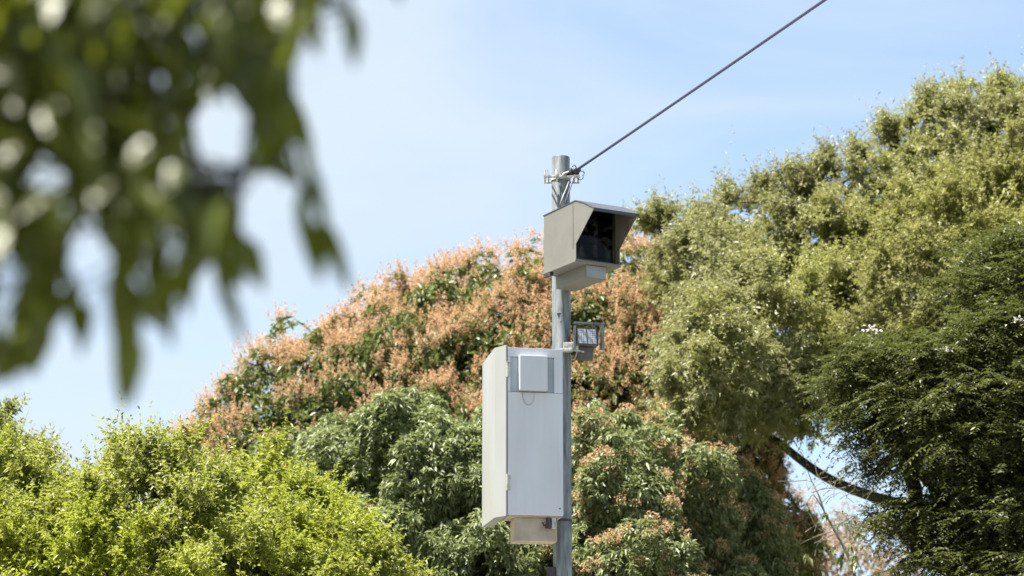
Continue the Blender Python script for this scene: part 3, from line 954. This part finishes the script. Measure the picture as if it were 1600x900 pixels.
# local frame: x right along the front, y back, z up; the origin is the front lower left corner
W, DD, H = 0.415, 0.52, 0.50
def hp(name, bm, mat, smooth=False, up=None):
    return bm_obj(name, bm, mat, up or housing, smooth=smooth, M4=RH)
hB = 0.477       # height of the back
RZ = 0.485       # ridge height over the front corner
bm = bmesh.new()
t_ = 0.004
side = [(0.0, 0.0), (0.215, RZ - 0.0), (0.0, 0.0)]
# left side sheet: runs forward into the slanting visor cheek
def cheek(x0, x1):
    prof = [(0.0, 0.0), (DD, 0.0), (DD, hB), (0.0, RZ), (-0.12, RZ - 0.045), (-0.285, RZ - 0.128), (0.0, 0.13)]
    add_hull(bm, [(x0, y, z) for y, z in prof], [(x1, y, z) for y, z in prof])
cheek(0, t_)
hp('side_panel', bm, MT['housing'])
bm = bmesh.new()
cheek(W - t_, W)
hp('side_panel', bm, MT['visor_in'])
bm = bmesh.new()
add_hull(bm, [(t_ + .001, 0.0, -.001), (W - t_ - .001, 0.0, -.001), (W - t_ - .001, DD, -.001), (t_ + .001, DD, -.001)],
         [(t_ + .001, 0.0, .004), (W - t_ - .001, 0.0, .004), (W - t_ - .001, DD, .004), (t_ + .001, DD, .004)])
hp('bottom_panel', bm, MT['housing'])
bm = bmesh.new()
pr = [(DD, 0.004), (DD, hB), (DD - .004, hB), (DD - .004, 0.004)]
add_hull(bm, [(t_ + .001, y, z) for y, z in pr], [(W - t_ - .001, y, z) for y, z in pr])
hp('back_panel', bm, MT['housing'])
# roof with a small overhang and a folded visor on the front
bm = bmesh.new()
e = 0.008
pr = [(DD + .01, hB + .001), (0.0, RZ + .001), (-0.12, RZ - .044), (-0.288, RZ - 0.128), (-0.291, RZ - 0.121), (-0.12, RZ - .044 + e), (0.0, RZ + e), (DD + .01, hB + e)]
add_hull(bm, [(-.004, y, z) for y, z in pr], [(W + .004, y, z) for y, z in pr])
roof = hp('roof', bm, MT['visor'])
bm = bmesh.new()
pr = [(-0.295, RZ - 0.148), (-0.292, RZ - .122), (-0.2885, RZ - .129), (-0.291, RZ - .148)]
add_hull(bm, [(-.004, y, z) for y, z in pr], [(W + .004, y, z) for y, z in pr])
hp('visor_lip', bm, MT['visor'], up=roof)
# window recessed behind the visor
bm = bmesh.new()
for x0, x1, z0, z1 in ((t_ + .001, W - t_ - .001, .0045, .03), (t_ + .001, W - t_ - .001, .44, .475), (t_ + .001, .03, .031, .439), (W - .03, W - t_ - .001, .031, .439)):
    add_box(bm, x0, x1, .06, .075, z0, z1)
wf = hp('window_frame', bm, MT['black_in'])
bm = bmesh.new()
add_box(bm, .03, W - .03, .064, .068, .031, .439)
hp('window_glass', bm, MT['glass'], up=wf)
# camera body and lens behind the glass
bm = bmesh.new()
add_box(bm, .07, .33, .20, .45, .08, .38, .01)
cb = hp('camera_body', bm, MT['black_in'])
for zz, xx, rr in ((0.27, 0.15, 0.055), (0.15, 0.24, 0.04)):
    bm = bmesh.new()
    add_cyl(bm, (xx, .20, zz), (xx, .12, zz), rr, rr * 1.05, n=28)
    hp('lens', bm, MT['dark'], True, up=cb)
# seam strips on the left side
bm = bmesh.new()
add_box(bm, -.0025, .0005, .040, .046, .10, .482)
hp('seam', bm, MT['housing_seam'])
bm = bmesh.new()
add_hull(bm, [(-.003, .198, .062), (-.003, .206, .068), (-.003, -.0, .178), (-.003, -.003, .17)], [(.0, .198, .062), (.0, .206, .068), (.0, -.0, .178), (.0, -.003, .17)])
# lower flange under the box
bm2 = bmesh.new()
add_box(bm2, -.012, W + .004, -.012, DD + .01, -.022, -.002, .002)
hp('flange', bm2, MT['housing'])
bm.free()
# mounting tray under the box
bm = bmesh.new()
x0, x1, y0, y1 = 0.115, 0.305, 0.04, 0.53
add_hull(bm, [(x0, y0, -.128), (x1, y0, -.128), (x1, y1, -.128), (x0, y1, -.128)], [(x0, y0, -.0225), (x1, y0, -.0225), (x1, y1, -.0225), (x0, y1, -.0225)], .003)
tray = hp('mounting_tray', bm, MT['housing'])
bm = bmesh.new()
add_box(bm, x0 + .004, x1 - .004, y0 - .003, y0 - .0005, -.124, -.026)
hp('front_plate', bm, MT['tray_front'], up=tray)  # thin sheet carrying the shaded tone of the tray's front
bm = bmesh.new()
add_box(bm, -.010, .02, DD - .12, DD - .01, -.05, -.023)
hp('latch', bm, MT['dark'])

for zz in (.10, .34):
    bm = bmesh.new()
    q = RH.inverted() @ Vector((PX - A[0], YP - PR - A[1], 0))
    add_box(bm, q.x - .03, q.x + .03, min(DD + .001, q.y - .02), q.y + .01, zz, zz + .05, .003)
    hp('pole_bracket', bm, MT['galv_light'])
# ---------------------------------------------------------------- floodlight
YL = 18.86
fl_o = P(917, 526, YL)
flood = thing('floodlight', fl_o, 'small square LED floodlight in a grey yoke on a bracket right of the pole', 'floodlight')
RF = Matrix.Rotation(math.radians(14), 4, 'Z')
TF = Matrix.Rotation(math.radians(-12), 4, 'X')      # tipped so that its back hangs down
def fp(name, bm, mat, tipped=False, smooth=False, up=None):
    return bm_obj(name, bm, mat, up or flood, smooth=smooth, M4=(RF @ TF if tipped else RF))
bm = bmesh.new()
hw, hh = 0.088, 0.078
add_hull(bm, [(-hw, 0, -hh), (hw, 0, -hh), (hw, 0, hh), (-hw, 0, hh)], [(-hw * .8, .15, -hh * .75), (hw * .8, .15, -hh * .75), (hw * .8, .15, hh * .75), (-hw * .8, .15, hh * .75)], .003)
lh = fp('lamp_housing', bm, MT['lamp_body'], True)
bm = bmesh.new()
add_hull(bm, [(-.058, .01, -hh - .004), (.058, .01, -hh - .004), (.058, .06, -hh - .004), (-.058, .06, -hh - .004)],
         [(-.082, .02, -hh - .100), (.056, .02, -hh - .100), (.056, .10, -hh - .100), (-.082, .10, -hh - .100)], .003)
fp('driver_box', bm, MT['lamp_body'], up=lh)
bm = bmesh.new()
for a in ((-hw, hw, hh - .012, hh), (-hw, hw, -hh, -hh + .012), (-hw, -hw + .012, -hh + .012, hh - .012), (hw - .012, hw, -hh + .012, hh - .012)):
    add_box(bm, a[0], a[1], -.014, -.001, a[2], a[3])
fp('bezel', bm, MT['lamp_body'], True, up=lh)
bm = bmesh.new()
for sx_ in (-1, 1):
    add_box(bm, min(sx_ * .004, sx_ * .074), max(sx_ * .004, sx_ * .074), -.008, -.001, -hh + .013, hh - .013)
fp('led_panel', bm, MT['led'], True, up=lh)
for zz in (-.045, -.015, .015, .045):
    bm = bmesh.new()
    add_box(bm, -.06, .06, .151, .185, zz - .003, zz + .003)
    fp('cooling_fin', bm, MT['lamp_body'], True, up=lh)
bm = bmesh.new()
add_box(bm, -.105, -.093, -.012, .024, -.10, .085, .002)
add_box(bm, .120, .140, -.012, .024, -.10, .102, .002)
add_box(bm, -.105, .140, -.012, .024, .1025, .118, .002)
fp('yoke', bm, MT['galv'])
bm = bmesh.new()
add_cyl(bm, (.080, .02, 0), (.121, .02, 0), .012, n=12)
fp('pivot', bm, MT['galv_light'])
bm = bmesh.new()
add_cyl(bm, (-.094, .02, 0), (-.080, .02, 0), .012, n=12)
fp('pivot', bm, MT['galv_light'])
# bracket from the pole
bk = P(889, 541, YL)
bm = bmesh.new()
o = [bk[i] - fl_o[i] for i in range(3)]
add_box(bm, o[0] - .045, o[0] + .075, -.02, .02, o[2] - .028, o[2] + .028, .003)
add_box(bm, o[0] - .07, o[0] + .03, -.03, .03, o[2] - .045, o[2] - .022, .003)
add_hull(bm, [(o[0] + .0, -.012, o[2] - .03), (o[0] + .12, -.012, o[2] - .055), (o[0] + .12, .012, o[2] - .055), (o[0], .012, o[2] - .03)],
         [(o[0] + .0, -.012, o[2] - .01), (o[0] + .12, -.012, o[2] - .043), (o[0] + .12, .012, o[2] - .043), (o[0], .012, o[2] - .01)])
bm_obj('bracket', bm, MT['galv_light'], flood)
bm = bmesh.new()
add_cyl(bm, (o[0] + .02, -.028, o[2] + .01), (o[0] + .02, -.018, o[2] + .01), .012, n=6)
add_cyl(bm, (o[0] - .02, -.028, o[2] + .005), (o[0] - .02, -.018, o[2] + .005), .012, n=6)
bm_obj('bolt', bm, MT['galv_light'], flood)

# ---------------------------------------------------------------- equipment cabinet (yaw about 10 degrees)
YAWC = math.radians(10)
yc = 18.56
B = P(793, 804, yc)
TC = P(793, 543, yc)
RC = Matrix.Rotation(YAWC, 4, 'Z')
HC = TC[2] - B[2]
WC = M(85.5, yc) / math.cos(YAWC)
DC = 0.70
cab = thing('equipment_cabinet', B, 'tall pale grey equipment cabinet strapped to the left side of the pole', 'cabinet')
def cpart(name, bm, mat, smooth=False, up=None):
    return bm_obj(name, bm, mat, up or cab, smooth=smooth, M4=RC)
# body
bm = bmesh.new()
add_box(bm, 0.0, WC, 0.012, 0.30, 0.0, HC, .004)
cpart('body', bm, MT['cabinet'])
# deep side door / rain cover on the left: chamfered front edge then the long side
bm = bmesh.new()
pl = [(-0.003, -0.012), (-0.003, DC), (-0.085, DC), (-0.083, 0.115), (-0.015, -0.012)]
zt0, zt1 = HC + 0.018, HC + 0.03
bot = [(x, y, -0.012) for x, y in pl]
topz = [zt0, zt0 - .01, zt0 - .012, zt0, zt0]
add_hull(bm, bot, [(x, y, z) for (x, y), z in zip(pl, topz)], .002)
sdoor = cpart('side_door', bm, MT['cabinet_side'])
bm = bmesh.new()
add_box(bm, -0.0845, -0.0865, .13, DC - .02, 0.02, HC - .03)
# front frame round the recess, and the lower front plate
k0 = 1 / (FPX / (yc / cp))
def cx(px): return (px - 793) * k0 / math.cos(YAWC)
def cz(py): return (804 - py) * HC / 261.0
fr = bmesh.new()
add_box(fr, 0.0, WC, -.006, .0115, cz(557), HC, .0015)
add_box(fr, cx(865), WC, -.006, .0115, cz(613), cz(557) - .0005, .0015)
add_box(fr, 0.0, cx(797), -.006, .0115, cz(613), cz(557) - .0005, .0015)
cpart('front_frame', fr, MT['cabinet'])
fd = bmesh.new()
add_box(fd, 0.0, WC, -.008, .0115, 0.002, cz(613) - .002, .0018)
cpart('front_plate', fd, MT['cabinet'])
bm.free()
bm = bmesh.new()
add_box(bm, cx(797) + .001, cx(865) - .001, .004, .0115, cz(612), cz(558))
cpart('recess_plate', bm, MT['recess'])
bm = bmesh.new()
add_box(bm, cx(810), cx(853), -.06, .003, cz(611), cz(556.5), .003)
mbx = cpart('meter_box', bm, MT['cabinet'])
bm = bmesh.new()
w0, w1 = cx(816), cx(834)
pts_ = []
for i in range(13):
    a = math.pi * i / 12
    pts_.append(((w0 + w1) / 2 - (w1 - w0) / 2 * math.cos(a), -.013, cz(618) - .075 * math.sin(a)))
pts_ = [(w0, -.02, cz(611))] + pts_ + [(w1, -.02, cz(611))]
add_tube(bm, pts_, .0022, 6)
cpart('wire_loop', bm, MT['galv_light'], True, up=mbx)
for z0, z1 in ((cz(590), cz(566)), (cz(767), cz(742))):
    bm = bmesh.new()
    add_box(bm, -.002, .018, -.017, -.0085, z0, z1, .002)
    add_cyl(bm, (-.004, -.016, z0), (-.004, -.016, z1), .008, n=12)
    cpart('hinge', bm, MT['galv_light'], up=sdoor)
bm = bmesh.new()
add_cyl(bm, (cx(873), -.012, cz(793)), (cx(873), -.0075, cz(793)), .006, n=8)
cpart('rivet', bm, MT['dark'])
# underside channel, gland tray and clamp to the pole
bm = bmesh.new()
add_box(bm, 0.005, WC - 0.01, .02, .29, -.012, -.0015)
cpart('underside', bm, MT['under'])
bm = bmesh.new()
add_box(bm, cx(806), cx(871), .05, .25, -.195, -.013, .003)
cpart('gland_box', bm, MT['under'])
bm = bmesh.new()
add_cyl(bm, (cx(857), .03, -.012), (cx(857), .03, -.06), .018, n=14)
add_cyl(bm, (cx(857), .03, -.06), (cx(857), .03, -.095), .025, n=6)
add_tube(bm, [(cx(857), .03, -.05), (cx(850), .03, -.075), (cx(848), .03, -.05)], .007)
cpart('cable_gland', bm, MT['dark'])
bm = bmesh.new()
add_box(bm, cx(862), cx(868), .025, .045, -.10, -.013, .002)
cpart('bracket', bm, MT['galv_light'])
for zz in (.85, .2):
    bm = bmesh.new()
    add_box(bm, WC - .12, WC - .02, .301, .345, HC * zz, HC * zz + .05, .002)
    cpart('pole_bracket', bm, MT['galv_light'])

# ---------------------------------------------------------------- near tree hanging in at the upper left (far out of focus)
def in_poly(x, y, poly):
    ins_ = np.zeros(len(x), bool)
    n = len(poly)
    j = n - 1
    for i in range(n):
        xi, yi = poly[i]; xj, yj = poly[j]
        c = ((yi > y) != (yj > y)) & (x < (xj - xi) * (y - yi) / (yj - yi + 1e-9) + xi)
        ins_ ^= c
        j = i
    return ins_
def near_tree():
    rng = np.random.default_rng(91)
    base = np.array([-2.6, 4.2, 0.0])
    root = thing('overhanging_tree', base, 'close out-of-focus tree whose dark drooping leaves hang into the upper left of the view', 'tree')
    def leafs(base_p, tip_p, wid, nrm_hint=None):
        """a curved blade of 5 stations, folded along its midrib"""
        n = len(base_p)
        d = tip_p - base_p
        Ld = np.linalg.norm(d, axis=1, keepdims=True)
        dn = d / Ld
        hint = nrm_hint if nrm_hint is not None else nrm(np.array([0, -0.3, 1.0]) + rng.normal(size=(n, 3)) * 0.7)
        side = nrm(np.cross(dn, hint))
        nor = np.cross(side, dn)
        ts = [0.0, 0.2, 0.45, 0.75, 1.0]
        ws = [0.02, 0.42, 0.5, 0.32, 0.01]
        V = []
        for t, w in zip(ts, ws):
            c = base_p + d * t + nor * Ld * 0.12 * (t * (1 - t)) * 2
            V += [c - side * wid[:, None] * w + nor * wid[:, None] * w * .25, c, c + side * wid[:, None] * w + nor * wid[:, None] * w * .25]
        V = np.stack(V, 1).reshape(-1, 3)
        F = []
        for s in range(4):
            for q in (0, 1):
                F.append([s * 3 + q, s * 3 + q + 1, s * 3 + q + 4, s * 3 + q + 3])
        F = np.array(F)
        F = (np.arange(n)[:, None, None] * 15 + F[None]).reshape(-1, 4)
        return V, F
    parts = []
    strokes = [(60, 400, 22, 610, 46), (92, 400, 62, 570, 36), (60, 470, 40, 590, 40), (120, 440, 118, 530, 30), (205, 470, 188, 640, 44), (190, 400, 185, 560, 46), (215, 520, 200, 640, 34),
               (235, 380, 243, 510, 40), (262, 420, 268, 548, 34), (300, 380, 292, 500, 30), (340, 360, 348, 480, 45), (380, 370, 412, 458, 38), (350, 440, 383, 545, 22),
               (470, 285, 497, 440, 30), (500, 340, 502, 445, 34), (508, 345, 548, 460, 30), (470, 230, 515, 375, 24), (545, 10, 553, 108, 34), (484, 20, 496, 90, 34), (440, 60, 405, 150, 40),
               (20, 500, 60, 590, 30), (140, 470, 125, 560, 24), (435, 150, 490, 250, 40), (395, 100, 440, 190, 44), (300, 290, 345, 400, 46), (330, 330, 372, 430, 40), (420, 230, 470, 290, 30), (590, -60, 625, 4, 40)]
    hv = nrm(np.array([-SUN_AZ[0] * 0, 0, 0]) + np.array([0.0, -1, -0.15]) + SUN)     # half way between sun and viewer: catches the glint
    bs, ts, ws, hn = [], [], [], []
    for i, (x0, y0, x1, y1, w) in enumerate(strokes):
        Y = rng.uniform(2.85, 3.15)
        b, t = P(x0, y0, Y), P(x1, y1, Y - rng.uniform(0, .05))
        bs.append(b); ts.append(t); ws.append(M(w, Y))
        d = nrm(t - b)
        if i in (19, 22, 23, 24, 25):
            h = hv - d * (hv @ d)
        else:
            h = np.array([rng.normal() * .4, -1, rng.normal() * .5]); h = h - d * (h @ d)
        hn.append(nrm(h))
    bs, ts, ws, hn = map(np.array, (bs, ts, ws, hn))
    parts.append(leafs(bs, ts, ws, hn))
    expl = bs
    # random fill, leaving the openings of the photograph
    poly = [(-1500, -1300), (640, -1300), (625, -160), (560, -60), (535, -10), (500, 40), (455, 70), (450, 130), (480, 190), (505, 260), (470, 300), (430, 285), (395, 330), (395, 440), (350, 490), (290, 500), (250, 540),
            (215, 500), (175, 520), (130, 500), (90, 520), (60, 590), (0, 600), (-200, 700), (-1500, 900)]
    holes = [(345, 220, 70, 62, .55), (385, 235, 32, 28, 0), (310, 82, 26, 24, 0), (248, 120, 22, 20, 0), (75, 280, 40, 26, .5), (140, 410, 36, 78, -.25), (165, 480, 34, 60, -.3), (240, 430, 26, 34, 0), (275, 412, 18, 18, 0), (325, 460, 30, 50, .1), (15, 470, 36, 70, 0),
             (420, 330, 60, 50, .4), (460, 255, 28, 20, 0), (95, 540, 30, 60, 0), (520, 60, 22, 60, 0), (150, 590, 40, 90, 0), (245, 600, 40, 80, 0), (320, 560, 60, 60, 0), (440, 370, 30, 60, 0)]
    N = 26000
    x = rng.uniform(-1400, 640, N); y = rng.uniform(-1200, 560, N)
    dens = np.where((x > -80) & (y > -80), 1.0, 0.16)
    sel = rng.random(N) < np.minimum(dens * 1.0, 1)
    x, y = x[sel], y[sel]; n = len(x)
    a = rng.normal(0, 0.55, n) + 0.05
    Lp = rng.uniform(45, 125, n)
    xt = x + np.sin(a) * Lp; yt = y + np.cos(a) * Lp
    ok = np.ones(n, bool)
    for f in (0.0, 0.3, 0.6, 0.85, 1.0):
        xx = x + (xt - x) * f; yy = y + (yt - y) * f
        ok &= in_poly(xx, yy, poly)
        for cx_, cy_, rx, ry, rot in holes:
            dx, dy = xx - cx_, yy - cy_
            u = dx * math.cos(rot) + dy * math.sin(rot); v = -dx * math.sin(rot) + dy * math.cos(rot)
            ok &= ((u / (rx * 0.84)) ** 2 + (v / (ry * 0.84)) ** 2) > 1
    x, y, xt, yt, Lp = x[ok], y[ok], xt[ok], yt[ok], Lp[ok]
    Ys = rng.uniform(2.75, 3.5, len(x))
    bb = np.array([P(a_, b_, c_) for a_, b_, c_ in zip(x, y, Ys)])
    te = np.array([P(a_, b_, c_ + d_) for a_, b_, c_, d_ in zip(xt, yt, Ys, rng.normal(0, .03, len(x)))])
    dn_ = nrm(te - bb)
    hrand = nrm(np.array([0, -0.3, 1.0]) + rng.normal(size=bb.shape) * 0.7)
    hgl = hv + rng.normal(size=bb.shape) * 0.12
    hgl = nrm(hgl - dn_ * (hgl * dn_).sum(1, keepdims=True))
    pick = (rng.random(len(bb)) < 0.045)[:, None]
    parts.append(leafs(bb, te, nrm_hint=np.where(pick, hgl, hrand), wid=np.array([M(q, 3.0) for q in rng.uniform(24, 40, len(x))])))
    V, F = merge(parts)
    np_mesh('crown', V, F, MT['leaf_near'], root, smooth=False)
    # trunk, hanging boughs and leaf stalks
    wood = []
    fork = np.array([-2.45, 4.0, 2.2])
    wood.append(tube_np(curve_pts(base - np.array([0, 0, .1]), fork, rng, 9, 0, .03), np.linspace(.17, .12, 9), 12))
    main = [fork, np.array([-2.0, 3.6, 2.75]), P(-300, -330, 3.3), P(0, -230, 3.2), P(250, -140, 3.1), P(470, -70, 3.05)]
    t = np.linspace(0, 1, len(main)); q = np.linspace(0, 1, 30)
    mainp = np.stack([np.interp(q, t, np.array(main)[:, i]) for i in range(3)], 1)
    for _ in range(3): mainp[1:-1] = (mainp[:-2] + mainp[1:-1] * 2 + mainp[2:]) / 4
    wood.append(tube_np(mainp, np.linspace(.07, .008, 30), 8))
    hang = [[(-100, -260), (-20, 60), (40, 330), (60, 420)], [(60, -210), (120, 100), (180, 300), (205, 470)], [(180, -170), (230, 60), (260, 260), (290, 390)], [(300, -130), (330, 20), (290, 180), (340, 360)],
            [(420, -90), (430, 30), (430, 150), (470, 285)], [(470, -70), (540, -20), (548, 20)], [(380, 262), (440, 262), (485, 300), (503, 345)], [(250, 200), (320, 268), (380, 262)], [(-300, -330), (-150, 100), (-60, 400)]]
    hp_all = []
    for h in hang:
        p = np.array([P(a_, b_, 3.02 + 0.06 * i) for i, (a_, b_) in enumerate(h)])
        t = np.linspace(0, 1, len(p)); q = np.linspace(0, 1, 16)
        p = np.stack([np.interp(q, t, p[:, i]) for i in range(3)], 1)
        for _ in range(2): p[1:-1] = (p[:-2] + p[1:-1] * 2 + p[2:]) / 4
        wood.append(tube_np(p, np.linspace(.009, .003, 16), 6))
        hp_all.append(p)
    allp = np.concatenate(hp_all + [mainp[10:]])
    for b in np.concatenate([expl, bb[::2]]):
        j = np.argmin(np.linalg.norm(allp - b, axis=1))
        if np.linalg.norm(allp[j] - b) < 0.25:
            wood.append(tube_np(curve_pts(allp[j], b, rng, 4, .03, .1), np.linspace(.0022, .0012, 4), 4))
    V, F = merge(wood)
    np_mesh('trunk', V, F, MT['bark'], root, smooth=True)
    print('near leaves', len(bb))
near_tree()

# the far end of the overhead cable: a second pole behind the viewer
p2 = thing('metal_pole', (pe[0], pe[1], 0.0), 'second steel pole behind the viewer holding the other end of the overhead cable', 'pole')
bm = bmesh.new()
add_cyl(bm, (0, 0, 0), (0, 0, pe[2] + 0.3), PR, n=32)
bm_obj('tube', bm, MT['galv'], p2, smooth=True, auto=40)
bm = bmesh.new()
add_box(bm, -0.17, 0.17, -0.17, 0.17, 0, 0.02, 0.004)
bm_obj('base_plate', bm, MT['galv_light'], p2)
